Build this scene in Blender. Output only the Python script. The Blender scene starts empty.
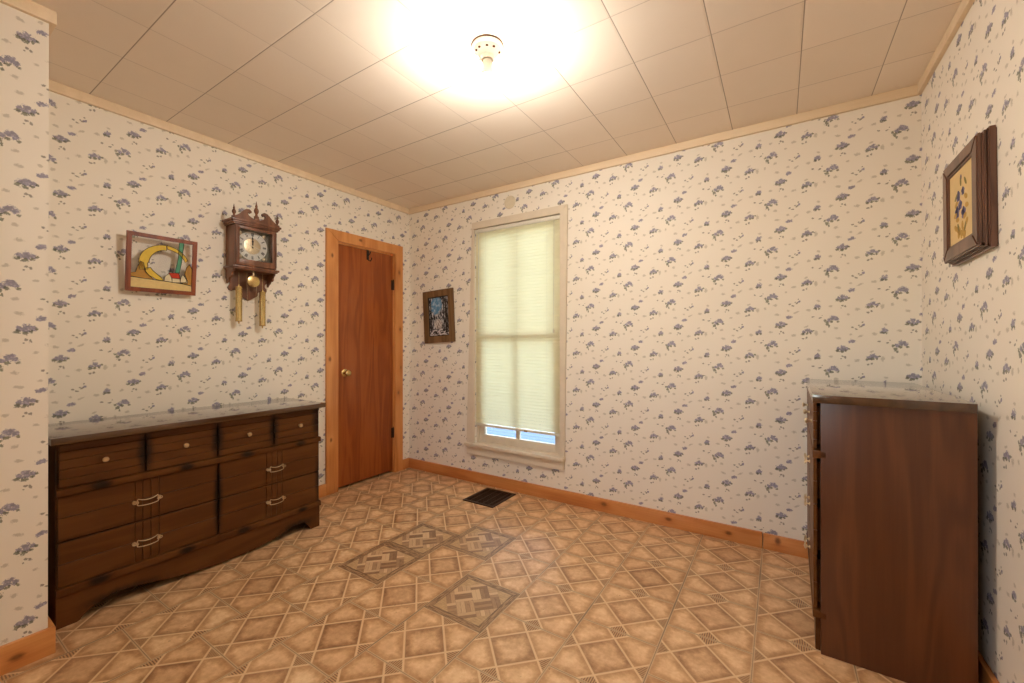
import bpy, bmesh, math, random
from mathutils import Vector, Matrix
random.seed(7)
C = bpy.context.scene
COL = C.collection
PI = math.pi

# ------------------------------------------------------------------ colour / node helpers
def lin(c):
    c = c / 255.0
    return c / 12.92 if c <= 0.04045 else ((c + 0.055) / 1.055) ** 2.4
def rgb(r, g, b): return (lin(r), lin(g), lin(b), 1.0)

class G:
    """small wrapper so that shader maths reads like maths"""
    def __init__(self, name):
        self.m = bpy.data.materials.new(name); self.m.use_nodes = True
        self.nt = self.m.node_tree; self.nt.nodes.clear()
        self.out = self.n('ShaderNodeOutputMaterial')
    def n(self, t, **k):
        x = self.nt.nodes.new(t)
        for a, v in k.items(): setattr(x, a, v)
        return x
    def put(self, inp, v):
        if isinstance(v, S): v = v.s
        if hasattr(v, 'is_output'): self.nt.links.new(v, inp)
        else: inp.default_value = v
    def math(self, op, *a, clamp=False):
        x = self.n('ShaderNodeMath', operation=op); x.use_clamp = clamp
        for i, v in enumerate(a): self.put(x.inputs[i], v)
        return S(self, x.outputs[0])
    def vm(self, op, a, b=None, out=0):
        x = self.n('ShaderNodeVectorMath', operation=op)
        self.put(x.inputs[0], a)
        if b is not None: self.put(x.inputs[1], b)
        return S(self, x.outputs['Value' if op in ('LENGTH', 'DOT_PRODUCT', 'DISTANCE') else 'Vector'])
    def mix(self, f, a, b):
        x = self.n('ShaderNodeMix', data_type='RGBA')
        self.put(x.inputs[0], f); self.put(x.inputs[6], a); self.put(x.inputs[7], b)
        return S(self, x.outputs[2])
    def coord(self, k='Object'): return S(self, self.n('ShaderNodeTexCoord').outputs[k])
    def uv(self): return S(self, self.n('ShaderNodeUVMap').outputs[0])
    def pos(self): return S(self, self.n('ShaderNodeNewGeometry').outputs['Position'])
    def sep(self, v):
        x = self.n('ShaderNodeSeparateXYZ'); self.put(x.inputs[0], v)
        return [S(self, o) for o in x.outputs]
    def comb(self, a, b, c=0.0):
        x = self.n('ShaderNodeCombineXYZ')
        for i, v in enumerate((a, b, c)): self.put(x.inputs[i], v)
        return S(self, x.outputs[0])
    def noise(self, v, scale, detail=3.0, rough=.55, dist=0.0, col=False):
        x = self.n('ShaderNodeTexNoise'); self.put(x.inputs['Vector'], v)
        x.inputs['Scale'].default_value = scale; x.inputs['Detail'].default_value = detail
        x.inputs['Roughness'].default_value = rough; x.inputs['Distortion'].default_value = dist
        return S(self, x.outputs[1 if col else 0])
    def voro(self, v, scale, feature='F1', out='Distance'):
        x = self.n('ShaderNodeTexVoronoi', feature=feature); self.put(x.inputs['Vector'], v)
        x.inputs['Scale'].default_value = scale
        return S(self, x.outputs[out])
    def white(self, v):
        x = self.n('ShaderNodeTexWhiteNoise', noise_dimensions='3D'); self.put(x.inputs['Vector'], v)
        return S(self, x.outputs['Value'])
    def scale(self, v, t): return self.vm('MULTIPLY', v, t)
    def ss(self, v, lo, hi):
        x = self.n('ShaderNodeMapRange', interpolation_type='SMOOTHSTEP')
        self.put(x.inputs[0], v); self.put(x.inputs[1], lo); self.put(x.inputs[2], hi)
        return S(self, x.outputs[0])
    def ramp(self, f, stops):
        x = self.n('ShaderNodeValToRGB'); self.put(x.inputs[0], f)
        e = x.color_ramp.elements
        while len(e) < len(stops): e.new(0.5)
        for i, (p, c) in enumerate(stops): e[i].position = p; e[i].color = c
        return S(self, x.outputs[0])
    def bump(self, h, strength=.3, dist=.002):
        x = self.n('ShaderNodeBump'); x.inputs['Strength'].default_value = strength
        x.inputs['Distance'].default_value = dist; self.put(x.inputs['Height'], h)
        return S(self, x.outputs[0])
    def bsdf(self, color, rough=.5, metal=0.0, spec=.5, bump=None, coat=0.0, coat_rough=.1, **k):
        x = self.n('ShaderNodeBsdfPrincipled')
        self.put(x.inputs['Base Color'], color); self.put(x.inputs['Roughness'], rough)
        self.put(x.inputs['Metallic'], metal); self.put(x.inputs['Specular IOR Level'], spec)
        self.put(x.inputs['Coat Weight'], coat); self.put(x.inputs['Coat Roughness'], coat_rough)
        if bump is not None: self.put(x.inputs['Normal'], bump)
        for a, v in k.items(): self.put(x.inputs[a.replace('_', ' ')], v)
        return x
    def done(self, sh):
        self.nt.links.new(sh.outputs[0] if hasattr(sh, 'outputs') else sh, self.out.inputs[0]); return self.m

class S:
    def __init__(self, g, s): self.g, self.s = g, s
    def __add__(self, o): return self.g.math('ADD', self, o)
    __radd__ = __add__
    def __sub__(self, o): return self.g.math('SUBTRACT', self, o)
    def __rsub__(self, o): return self.g.math('SUBTRACT', o, self)
    def __mul__(self, o): return self.g.math('MULTIPLY', self, o)
    __rmul__ = __mul__
    def __truediv__(self, o): return self.g.math('DIVIDE', self, o)
    def floor(self): return self.g.math('FLOOR', self)
    def abs(self): return self.g.math('ABSOLUTE', self)
    def max(self, o): return self.g.math('MAXIMUM', self, o)
    def min(self, o): return self.g.math('MINIMUM', self, o)
    def gt(self, o): return self.g.math('GREATER_THAN', self, o)
    def lt(self, o): return self.g.math('LESS_THAN', self, o)
    def sat(self): return self.g.math('ADD', self, 0.0, clamp=True)

M = {}
def plain(name, c, rough=.5, metal=0.0, spec=.5, coat=0.0, vary=.06, sc=40, bump=0.0):
    g = G(name); n = g.noise(g.coord(), sc, 3)
    d = tuple(x * (1 - vary * 2.5) for x in c[:3]) + (1,)
    col = g.mix(n, d, tuple(min(1, x * (1 + vary)) for x in c[:3]) + (1,))
    M[name] = g.done(g.bsdf(col, rough, metal, spec, coat=coat, bump=g.bump(n, bump) if bump else None))
    return M[name]

# ------------------------------------------------------------------ wallpaper
PX, PY = .2743, .2690
def wallpaper():
    g = G('floral_wallpaper'); uv = g.uv()
    warp = g.noise(uv, 95, 2, .6); fine = g.noise(uv, 260, 1.5, .5)
    pet = g.voro(uv, 150, out='Color'); petd = g.voro(uv, 150)
    u, v, _ = g.sep(uv)
    def wrap(u0, v0):
        a = u - u0; i = (a / PX + .5).floor(); lu = a - i * PX
        b = v - v0 - i * (PY / 2); j = (b / PY + .5).floor()
        return g.comb(lu + u0, b - j * PY + v0)
    W1 = wrap(0.0, 0.0); W2 = wrap(.115, .1)
    def blob(w, cx, cy, a, b, rot=0.0):
        d = g.vm('SUBTRACT', w, (cx, cy, 0))
        if rot:
            r = g.n('ShaderNodeVectorRotate', rotation_type='Z_AXIS'); g.put(r.inputs[0], d)
            r.inputs['Angle'].default_value = -rot; d = S(g, r.outputs[0])
        return 1.0 - g.vm('LENGTH', g.vm('MULTIPLY', d, (1 / a, 1 / b, 0)))
    def field(L):
        f = None
        for t in L:
            b = blob(*t); f = b if f is None else f.max(b)
        return f
    fl = field([(W1, .004, .013, .017, .017), (W1, .020, .007, .014, .014), (W1, -.012, .002, .014, .014), (W1, .012, .018, .013, .011),
                (W2, .031, .117, .014, .014), (W2, .046, .124, .016, .016), (W2, .062, .119, .014, .013), (W2, .046, .112, .020, .011), (W2, .085, .158, .019, .012, .15), (W2, .077, .155, .010, .010),
                (W2, .154, .074, .014, .013), (W2, .169, .082, .017, .015), (W2, .183, .076, .012, .011),
                (W1, -.060, .078, .017, .017), (W1, -.068, .072, .012, .012), (W1, .132, -.026, .011, .008, .5)])
    lf = field([(W1, -.019, -.015, .012, .016), (W1, .000, -.006, .011, .009), (W1, .027, -.006, .008, .008),
                (W1, -.028, .000, .008, .009), (W1, -.012, -.030, .006, .010),
                (W2, .025, .108, .012, .010, .2), (W2, .042, .103, .015, .010), (W2, .060, .108, .009, .008), (W2, .073, .118, .007, .007),
                (W2, .148, .064, .011, .010, .3), (W2, .167, .067, .012, .009), (W2, .194, .081, .008, .006), (W2, .184, .067, .007, .007),
                (W1, -.069, .066, .011, .009), (W1, -.054, .066, .009, .008)])
    dk = field([(W1, .122, -.034, .011, .006, .6), (W1, .143, -.023, .008, .005, .3), (W1, .088, -.038, .008, .006),
                (W1, .102, -.048, .009, .005, -.3), (W1, .113, -.029, .005, .005), (W1, .128, -.012, .005, .005),
                (W1, .046, .078, .007, .006), (W1, .057, .073, .006, .009, .3), (W1, .040, .066, .004, .004),
                (W2, .150, .038, .008, .006), (W2, .164, .043, .006, .008), (W1, -.081, .022, .008, .006),
                (W1, -.050, .015, .010, .005, .3), (W1, -.040, .028, .004, .004)])
    gr = field([(W1, -.056, .108, .011, .008, -.3), (W1, -.003, .076, .013, .009), (W1, .107, .057, .016, .010), (W2, .207, .068, .011, .018),
                (W1, .118, -.085, .019, .007, .5), (W1, .029, -.095, .016, .009, -.2), (W1, .019, -.042, .013, .010),
                (W1, -.100, .060, .015, .010), (W1, -.03, -.06, .009, .011), (W1, .07, .03, .010, .007), (W1, -.11, -.03, .014, .006, .4), (W1, .08, -.075, .010, .008)])
    j = (warp - .5) * 1.5 + (fine - .5) * .9
    mf = g.ss(fl + j, .12, .46); ml = g.ss(lf + j * 1.2, .16, .52)
    md = g.ss(dk + j * 1.1, .12, .50); mg = g.ss(gr + j, .08, .60) * .42
    paper = g.mix(g.noise(uv, 3.0, 2), rgb(238, 229, 214), rgb(243, 235, 222))
    pr, pg, pb = g.sep(pet)
    lil = g.mix(pr, rgb(112, 106, 138), rgb(168, 160, 190)); lil = g.mix(g.ss(petd, .25, .6) * .55, lil, rgb(84, 84, 108))
    grn = g.mix(pg, rgb(80, 84, 68), rgb(120, 122, 96))
    c = g.mix(mg, paper, rgb(150, 138, 116))
    c = g.mix(md * .68, c, g.mix(pb, rgb(96, 78, 72), rgb(104, 104, 84)))
    c = g.mix(mf * .80, c, lil); c = g.mix(ml * .80, c, grn)
    M['paper'] = g.done(g.bsdf(c, .55, spec=.28, bump=g.bump(fine, .05, .001)))
wallpaper()

# ------------------------------------------------------------------ floor
def floor_mat():
    g = G('vinyl_floor_tiles'); x, y, _ = g.sep(g.pos())
    SX, SY = .3133, .311
    a = (x - (.21 - SX / 2)) / SX; k = a.floor(); u = a - k - .5
    odd = (k / 2.0 - (k / 2.0).floor()) * 2.0                       # 1 for odd columns
    b = (y + .357) / SY + .5 + (1.0 - odd) * .5; r = b.floor(); v = b - r - .5
    cell = g.comb(k, r, 0.0); rnd = g.white(cell); rnd2 = g.white(g.vm('ADD', cell, (7.3, 1.7, 3.1)))
    p, q = u + v, u - v; h = .35
    P, Q = p.abs(), q.abs(); au, av = u.abs(), v.abs()
    cen = P.max(Q).lt(h); tri = P.min(Q).gt(h)
    pos3 = g.comb(x, y, 0.0)
    n1 = g.noise(pos3, 14, 4, .6); n2 = g.noise(pos3, 46, 4, .65); n3 = g.noise(pos3, 150, 2)
    wob = (n2 - .5) * .012
    # distance to the edge of the printed piece -> darker rims as printed on the tile
    dl = g.math('MINIMUM', (P - h).abs(), (Q - h).abs()) * .707
    de = .5 - au.max(av)
    rim = g.ss(dl.min(de) + (n2 - .5) * .06, .015, .13)
    mot = (n1 - .5) * .9 + (n2 - .5) * .7 + (rnd - .5) * .22
    big = g.ramp(rim * .50 + mot * 1.0 + .18, [(0, rgb(140, 98, 62)), (.35, rgb(178, 134, 94)), (.72, rgb(210, 168, 126)), (1, rgb(232, 198, 156))])
    cor = g.ramp(rim * .50 + mot * 1.0 + .24, [(0, rgb(164, 118, 74)), (.35, rgb(194, 149, 106)), (.72, rgb(220, 180, 136)), (1, rgb(238, 205, 162))])
    fil = g.math('SINE', (P - Q) * 120.0) * .5 + .5
    trc = g.mix(g.ss(fil * .7 + n3 * .5, .45, .75), rgb(132, 96, 66), rgb(196, 154, 110))
    c = g.mix(cen, cor, big); c = g.mix(tri, c, trc)
    grout = g.mix(n2, rgb(214, 180, 138), rgb(236, 206, 164))
    line = 1.0 - g.ss(dl + wob, .009, .018)
    c = g.mix(line * .9, c, grout)
    edge = 1.0 - g.ss(de + wob, .012, .022)
    c = g.mix(edge * .8, c, g.mix(n2, rgb(190, 158, 122), rgb(214, 184, 146)))
    # three wood-look replacement tiles and their neighbour
    def is_cell(kk, cy):
        rr = round(math.floor((cy + .357) / SY + .5 + (0 if kk % 2 else .5)))
        return (k - float(kk)).abs().lt(.5) * (r - float(rr)).abs().lt(.5)
    wood = is_cell(3, -.973).max(is_cell(3, -1.291)).max(is_cell(4, -.838)).max(is_cell(5, -1.289))
    grain_a = g.noise(g.comb(p * 6.0, q * 60.0, rnd), 1.6, 3); grain_b = g.noise(g.comb(p * 60.0, q * 6.0, rnd), 1.6, 3)
    gl0 = g.noise(g.comb(u * 8.0, v * 80.0, 0.0), 1, 2)
    P3, Q3 = (p + 1.08) / .36, (q + 1.08) / .36
    chk = ((P3.floor() + Q3.floor()) / 2.0); chk = (chk - chk.floor()) * 2.0
    sp = (P3 * 4.0); sq = (Q3 * 4.0)
    strip_a = g.white(g.comb(sq.floor(), P3.floor(), 2.0)); strip_b = g.white(g.comb(sp.floor(), Q3.floor(), 5.0))
    gap_a = g.ss(((sq - sq.floor()) - .5).abs(), .40, .5); gap_b = g.ss(((sp - sp.floor()) - .5).abs(), .40, .5)
    sa = strip_a * .75 + grain_a * .6 - gap_a * .35; sb = strip_b * .75 + grain_b * .6 - gap_b * .35
    weave = g.ramp(sa + (sb - sa) * chk, [(.3, rgb(138, 104, 76)), (.6, rgb(178, 141, 105)), (.95, rgb(208, 175, 136))])
    wedge = g.mix(g.ss(n2 * .35 + gl0 * .65, .3, .7), rgb(166, 130, 92), rgb(206, 172, 128))
    wc = g.mix(P.max(Q).lt(.54), wedge, weave)
    bord = au.max(av).gt(.41)
    gb = au.gt(av); gl = g.noise(g.comb(u * 70.0, v * 6.0, 0.0), 1, 2); gl2 = g.noise(g.comb(u * 6.0, v * 70.0, 0.0), 1, 2)
    bcol = g.ramp(gl2 + (gl - gl2) * gb, [(.35, rgb(104, 74, 50)), (.65, rgb(184, 146, 108))])
    wc = g.mix(bord, wc, bcol)
    wc = g.mix((1.0 - g.ss(((au.max(av)) - .41).abs(), .004, .012)) * .5, wc, rgb(84, 58, 38))
    c = g.mix(wood, c, wc)
    # thin open joints between the tiles, wider in a few places
    jw = g.ss(g.noise(pos3, 2.2, 1), .45, .75) * .009 + .003
    seam = (1.0 - g.ss(au.max(av) * 1.0, 0.0, 1.0)) * 0.0 + (.5 - au).lt(jw).max((.5 - av).lt(.0035))
    c = g.mix(seam * .72, c, rgb(104, 82, 58))
    chip = g.ss(g.noise(pos3, 60, 1), .70, .76) * g.ss(g.noise(pos3, 5, 1), .55, .7)
    c = g.mix(chip * .6, c, rgb(92, 60, 36))
    rough = .30 + n2 * .14
    hgt = (1.0 - line * .5) * (1.0 - edge * .6) * (1.0 - seam) + n3 * .12
    M['floor'] = g.done(g.bsdf(c, rough, spec=.55, bump=g.bump(hgt, .35, .0015)))
floor_mat()

def ceiling_mat():
    g = G('fibre_ceiling_tiles'); x, y, _ = g.sep(g.pos())
    SX, SY = .3155, .3145
    a = (x - 3.355) / SX; k = a.floor(); u = (a - k - .5).abs()
    b = (y + 1.553) / SY; r = b.floor(); v = (b - r - .5).abs()
    rnd = g.white(g.comb(k, r, 0.0)); rnd2 = g.white(g.comb(k, 3.0, 9.0)); rnd3 = g.white(g.comb(r, 8.0, 4.0))
    n = g.noise(g.comb(x, y, 0.0), 5, 3); nf = g.noise(g.comb(x, y, 0.0), 130, 2)
    sx = (1.0 - g.ss(.5 - u, .003, .009)) * (rnd2 * .35 + .15 + g.ss(x, 1.3, 2.2) * .35)  # groove shade painted into these seams, stronger towards the right wall
    sy = (1.0 - g.ss(.5 - v, .003, .009)) * (rnd3 * .30 + .65 - g.ss(x, 1.3, 2.2) * .45)  # cross seams: painted groove shade fades towards the right wall
    c = g.mix(n * .6 + rnd * .5, rgb(236, 222, 205), rgb(244, 231, 216))
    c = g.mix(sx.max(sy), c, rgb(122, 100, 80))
    soft = g.ss(.5 - u.max(v), 0.0, .03)
    tilt = (rnd - .5) * (a - k - .5) + (g.white(g.comb(r, k, 5.0)) - .5) * (b - r - .5)
    hgt = soft * .6 + nf * .08 + tilt * 2.0
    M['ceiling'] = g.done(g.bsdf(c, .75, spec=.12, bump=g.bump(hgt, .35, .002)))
ceiling_mat()

# ------------------------------------------------------------------ woods
def wood(name, dark, mid, light, axis='Z', rough=.4, coat=.0, scale=1.0, rings=1.0, knots=(), smudge=(), spec=.5, scuff=0.0, coat_rough=.12, coat_ior=1.5):
    """grain runs along axis; knots / smudges are (x, y, z, rx, ry, rz) ellipsoids in the object's own space"""
    g = G(name); o = g.coord()
    st = {'X': (.10, 1, 1), 'Y': (1, .10, 1), 'Z': (1, 1, .10)}[axis]
    v = g.scale(o, tuple(s * scale for s in st))
    big = g.noise(v, 9, 2, .5, .6); fin = g.noise(g.scale(o, tuple((s if s == 1 else .03) * scale for s in st)), 130, 3, .6)
    kn = None; 
    for t in knots:
        d = g.vm('LENGTH', g.vm('MULTIPLY', g.vm('SUBTRACT', o, t[:3]), tuple(1 / e for e in t[3:])))
        kn = d if kn is None else kn.min(d)
    ph = big * 26.0 * rings
    if kn is not None: ph = ph + g.math('DIVIDE', 6.0, kn + .8)
    ring = g.math('SINE', ph) * .5 + .5
    f = ring * .38 + fin * .42 + g.noise(o, 4, 2) * .3
    c = g.ramp(f, [(.18, dark), (.52, mid), (.86, light)])
    if kn is not None:
        c = g.mix((1.0 - g.ss(kn + (fin - .5) * .8, .25, 1.3)) * .75, c, tuple(x * .25 for x in dark[:3]) + (1,))
    sm = None
    for t in smudge:
        d = g.vm('LENGTH', g.vm('MULTIPLY', g.vm('SUBTRACT', o, t[:3]), tuple(1 / e for e in t[3:])))
        sm = d if sm is None else sm.min(d)
    if sm is not None:
        c = g.mix((1.0 - g.ss(sm + (g.noise(o, 40, 3) - .5) * .5, .25, 1.15)) * .9, c, rgb(20, 13, 9))
    if scuff:
        sc = g.ss(g.noise(g.scale(o, (9, 3, 9)), 14, 4, .7), .73, .80) * g.ss(g.noise(o, 5, 2), .5, .65)
        c = g.mix(sc * scuff, c, rgb(196, 160, 118))
    rr = (fin - .5) * .12 + rough
    M[name] = g.done(g.bsdf(c, rr, spec=spec, coat=coat, coat_rough=coat_rough, Coat_IOR=coat_ior, bump=g.bump(fin, .06, .001)))
    return M[name]

wood('pine_trim_x', rgb(172, 100, 48), rgb(200, 126, 66), rgb(216, 148, 86), 'X', .38, coat=.25, rings=.5,
     knots=[(1.928, -.018, .055, .022, .05, .016), (2.358, -.018, .05, .020, .05, .011), (2.70, -.018, .045, .018, .05, .012),
            (2.947, -.018, .062, .016, .05, .022)])
wood('pine_trim_y', rgb(172, 100, 48), rgb(202, 130, 68), rgb(218, 152, 88), 'Y', .38, coat=.25, rings=.5,
     knots=[(.64, -2.50, .045, .06, .022, .014), (.64, -2.72, .05, .06, .03, .012)])
wood('pine_casing', rgb(178, 106, 50), rgb(206, 134, 70), rgb(222, 156, 92), 'Z', .36, coat=.25, rings=.5,
     knots=[(.02, -.82, 1.86, .06, .012, .02), (.02, -.84, 1.05, .06, .012, .02), (.02, -.14, 1.82, .06, .012, .022),
            (.02, -.13, 1.30, .06, .010, .016), (.02, -.15, .72, .06, .012, .02), (.02, -.56, 2.03, .06, .02, .012),
            (.02, -.83, .42, .06, .011, .018), (.02, -.12, .95, .06, .009, .02)])
wood('door_lauan', rgb(128, 61, 20), rgb(147, 74, 26), rgb(166, 90, 37), 'Z', .36, coat=.1, scale=1.3, rings=.7, spec=.35)
wood('crown_pine', rgb(226, 202, 168), rgb(236, 214, 182), rgb(242, 222, 192), 'X', .5, rings=.4)
wood('clock_wood', rgb(86, 50, 30), rgb(114, 69, 43), rgb(138, 88, 58), 'Z', .35, coat=.2)
wood('sienna_frame', rgb(104, 46, 20), rgb(130, 60, 28), rgb(152, 78, 38), 'Z', .35, coat=.2)
wood('olive_frame', rgb(92, 66, 40), rgb(116, 86, 54), rgb(136, 104, 68), 'Z', .5)
wood('umber_frame', rgb(72, 46, 34), rgb(102, 68, 52), rgb(126, 88, 70), 'Z', .34, coat=.25)
D_SM = [(.22, -.286, .67, .06, .036, .13), (.22, .012, .67, .06, .036, .13), (.22, .303, .67, .06, .034, .13),
        (.22, .014, .36, .06, .026, .24), (.22, .580, .68, .06, .05, .12), (.22, -.585, .66, .06, .03, .13), (.22, .585, .30, .06, .03, .2), (.22, -.585, .30, .06, .025, .2),
        (.23, -.440, .560, .05, .050, .026), (.23, -.128, .560, .05, .042, .024), (.23, .155, .560, .05, .042, .024), (.23, .46, .558, .05, .040, .024),
        (.23, -.445, .150, .05, .050, .024), (.23, -.125, .148, .05, .044, .022), (.23, .135, .145, .05, .044, .022), (.23, .47, .145, .05, .042, .022),
        (.23, -.36, .05, .05, .16, .04), (.23, .45, .05, .05, .14, .04)]
wood('dresser_front', rgb(82, 46, 17), rgb(92, 53, 21), rgb(104, 63, 28), 'Y', .40, coat=0, smudge=D_SM, scuff=.5, spec=.2)
wood('dresser_top', rgb(66, 42, 22), rgb(78, 50, 28), rgb(90, 60, 34), 'Y', .16, coat=1.0, coat_rough=.08, spec=.45, scuff=.2, coat_ior=1.48)
wood('chest_side', rgb(82, 44, 20), rgb(94, 52, 25), rgb(108, 62, 32), 'Z', .34, coat=.12, coat_rough=.22, scale=.8, rings=1.3, scuff=.45, spec=.45)
wood('dark_inside', rgb(20, 12, 7), rgb(30, 18, 10), rgb(40, 24, 14), 'Y', .7)

plain('brass', (.62, .44, .19, 1), .26, 1.0, vary=.1)
plain('old_brass', (.80, .66, .44, 1), .34, 1.0, vary=.1)
plain('knob_ivory', rgb(190, 156, 112), .35, coat=.3)
plain('window_paint', rgb(226, 212, 190), .42, vary=.05, sc=14)
plain('white_plastic', rgb(228, 222, 206), .4)
plain('black_iron', rgb(34, 26, 20), .45, .3)
plain('register_metal', rgb(62, 40, 26), .4, .4, vary=.2)
plain('duct_shade_black', rgb(10, 8, 7), .8)
plain('porcelain', rgb(238, 226, 208), .3, coat=.3)
plain('cover_cream', rgb(226, 212, 184), .5)
plain('silver_dial', rgb(126, 120, 102), .45, .3, vary=.05)
plain('dial_white', rgb(232, 228, 218), .45)
plain('ink', rgb(26, 22, 20), .5)
plain('cord', rgb(222, 212, 188), .7)
plain('tag_amber', rgb(176, 122, 60), .5)
plain('chain_gold', (.55, .42, .22, 1), .35, 1.0)
plain('grime', rgb(92, 54, 24), .8, spec=.1)
plain('deck_paint', rgb(84, 106, 130), .6, sc=8)
plain('porch_white', rgb(226, 230, 232), .5)
plain('slate_blue', rgb(84, 112, 136), .5)
plain('cushion_blue', rgb(92, 122, 150), .8)
plain('lawn', rgb(92, 112, 58), .9, sc=3, vary=.2)
plain('hedge_leaf', rgb(104, 124, 66), .8, sc=9, vary=.25)
plain('mat_black', rgb(24, 20, 20), .6)
plain('cream_print', rgb(226, 196, 140), .7, vary=.08, sc=9)

def glass(name, tint=(1, 1, 1, 1), base=.035):
    g = G(name); t = g.n('ShaderNodeBsdfTransparent'); t.inputs[0].default_value = tint
    gl = g.n('ShaderNodeBsdfGlossy'); gl.inputs['Roughness'].default_value = .02
    f = g.n('ShaderNodeFresnel'); f.inputs[0].default_value = 1.45
    mx = g.n('ShaderNodeMixShader'); g.put(mx.inputs[0], S(g, f.outputs[0]) * .9 + (base - .03))
    g.nt.links.new(t.outputs[0], mx.inputs[1]); g.nt.links.new(gl.outputs[0], mx.inputs[2])
    M[name] = g.done(mx)
glass('clear_glass'); glass('window_glass', (.93, .97, .98, 1))
def stained(name, c, trans=.15):
    g = G(name); n = g.noise(g.coord(), 22, 3, .6, 1.2)
    col = g.mix(n, tuple(x * .72 for x in c[:3]) + (1,), tuple(min(1, x * 1.15) for x in c[:3]) + (1,))
    b = g.bsdf(col, .22, spec=.5, coat=.2)
    t = g.n('ShaderNodeBsdfTransparent'); g.put(t.inputs[0], col)
    mx = g.n('ShaderNodeMixShader'); mx.inputs[0].default_value = trans
    g.nt.links.new(b.outputs[0], mx.inputs[1]); g.nt.links.new(t.outputs[0], mx.inputs[2])
    M[name] = g.done(mx)
stained('amber_glass', rgb(255, 212, 84)); stained('ochre_glass', rgb(196, 146, 66), .12); stained('sand_glass', rgb(240, 212, 146), .12)
stained('green_glass', rgb(96, 172, 138), .12); stained('red_glass', rgb(206, 62, 38), .1); stained('cream_glass', rgb(246, 228, 188), .1)
plain('lead', rgb(46, 40, 34), .5, .6)

def blind_mat():
    g = G('ivory_blind_slat'); n = g.noise(g.coord(), 6, 2)
    col = g.mix(n, rgb(228, 222, 192), rgb(236, 231, 204))
    b = g.bsdf(col, .45, spec=.35)
    t = g.n('ShaderNodeBsdfTranslucent'); g.put(t.inputs[0], rgb(246, 234, 194))
    mx = g.n('ShaderNodeMixShader'); mx.inputs[0].default_value = .38
    g.nt.links.new(b.outputs[0], mx.inputs[1]); g.nt.links.new(t.outputs[0], mx.inputs[2])
    M['slat'] = g.done(mx)
blind_mat()
def bulb_mat():
    g = G('lit_bulb'); e = g.n('ShaderNodeEmission')
    e.inputs[0].default_value = (1.0, .94, .85, 1); e.inputs[1].default_value = BULB
    M['bulb'] = g.done(e)
BULB = 300.0
bulb_mat()

# ------------------------------------------------------------------ mesh helpers
def nb(): return bmesh.new()
def bx(bm, x0, x1, y0, y1, z0, z1, bev=0.0, mi=0, seg=2):
    vs = [bm.verts.new((x, y, z)) for x in (x0, x1) for y in (y0, y1) for z in (z0, z1)]
    F = [bm.faces.new([vs[i] for i in f]) for f in ((0, 1, 3, 2), (4, 6, 7, 5), (0, 4, 5, 1), (2, 3, 7, 6), (0, 2, 6, 4), (1, 5, 7, 3))]
    for f in F: f.material_index = mi
    if bev:
        ed = {e for f in F for e in f.edges}
        r = bmesh.ops.bevel(bm, geom=list(ed), offset=bev, segments=seg, affect='EDGES', profile=.6)
        for f in r['faces']: f.material_index = mi
    return F
def prism(bm, pts, ax, d0, d1, bev=0.0, mi=0):
    """polygon pts (a,b) extruded along axis ax (0: a=y,b=z  1: a=x,b=z  2: a=x,b=y)"""
    def P(a, b, d): return ((d, a, b), (a, d, b), (a, b, d))[ax]
    A = [bm.verts.new(P(a, b, d0)) for a, b in pts]; B = [bm.verts.new(P(a, b, d1)) for a, b in pts]
    F = [bm.faces.new(A), bm.faces.new(B[::-1])]
    n = len(pts)
    for i in range(n): F.append(bm.faces.new((A[i], B[i], B[(i + 1) % n], A[(i + 1) % n])))
    for f in F: f.material_index = mi
    if bev:
        ed = [e for f in F[:2] for e in f.edges]
        r = bmesh.ops.bevel(bm, geom=ed, offset=bev, segments=2, affect='EDGES')
        for f in r['faces']: f.material_index = mi
    return F
def lathe(bm, prof, c=(0, 0, 0), ax=2, seg=32, mi=0):
    R = []
    for r, h in prof:
        ring = []
        for i in range(seg if r > 1e-6 else 1):
            a = 2 * PI * i / seg; u, w = r * math.cos(a), r * math.sin(a)
            p = ((h, u, w), (u, h, w), (u, w, h))[ax]
            ring.append(bm.verts.new((c[0] + p[0], c[1] + p[1], c[2] + p[2])))
        R.append(ring)
    for a, b in zip(R, R[1:]):
        for i in range(seg):
            j = (i + 1) % seg
            q = [a[i % len(a)], a[j % len(a)], b[j % len(b)], b[i % len(b)]]
            q = list(dict.fromkeys(q))
            if len(q) >= 3: bm.faces.new(q).material_index = mi
    for ring in (R[0], R[-1]):
        if len(ring) > 2: bm.faces.new(ring).material_index = mi
def tube(bm, pts, r, seg=8, closed=False, mi=0):
    pts = [Vector(p) for p in pts]; n = len(pts); rings = []
    prev = None
    for i, p in enumerate(pts):
        if closed: t = pts[(i + 1) % n] - pts[i - 1]
        else: t = pts[min(i + 1, n - 1)] - pts[max(i - 1, 0)]
        t.normalize()
        if prev is None:
            prev = t.orthogonal().normalized()
        nrm = (prev - t * prev.dot(t))
        nrm = nrm.normalized() if nrm.length > 1e-6 else t.orthogonal().normalized()
        prev = nrm; bi = t.cross(nrm)
        rr = r[i] if isinstance(r, (list, tuple)) else r
        rings.append([bm.verts.new(p + (nrm * math.cos(2 * PI * k / seg) + bi * math.sin(2 * PI * k / seg)) * rr) for k in range(seg)])
    for i in range(n if closed else n - 1):
        a, b = rings[i], rings[(i + 1) % n]
        for k in range(seg): bm.faces.new((a[k], a[(k + 1) % seg], b[(k + 1) % seg], b[k])).material_index = mi
    if not closed:
        bm.faces.new(rings[0][::-1]).material_index = mi; bm.faces.new(rings[-1]).material_index = mi

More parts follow.
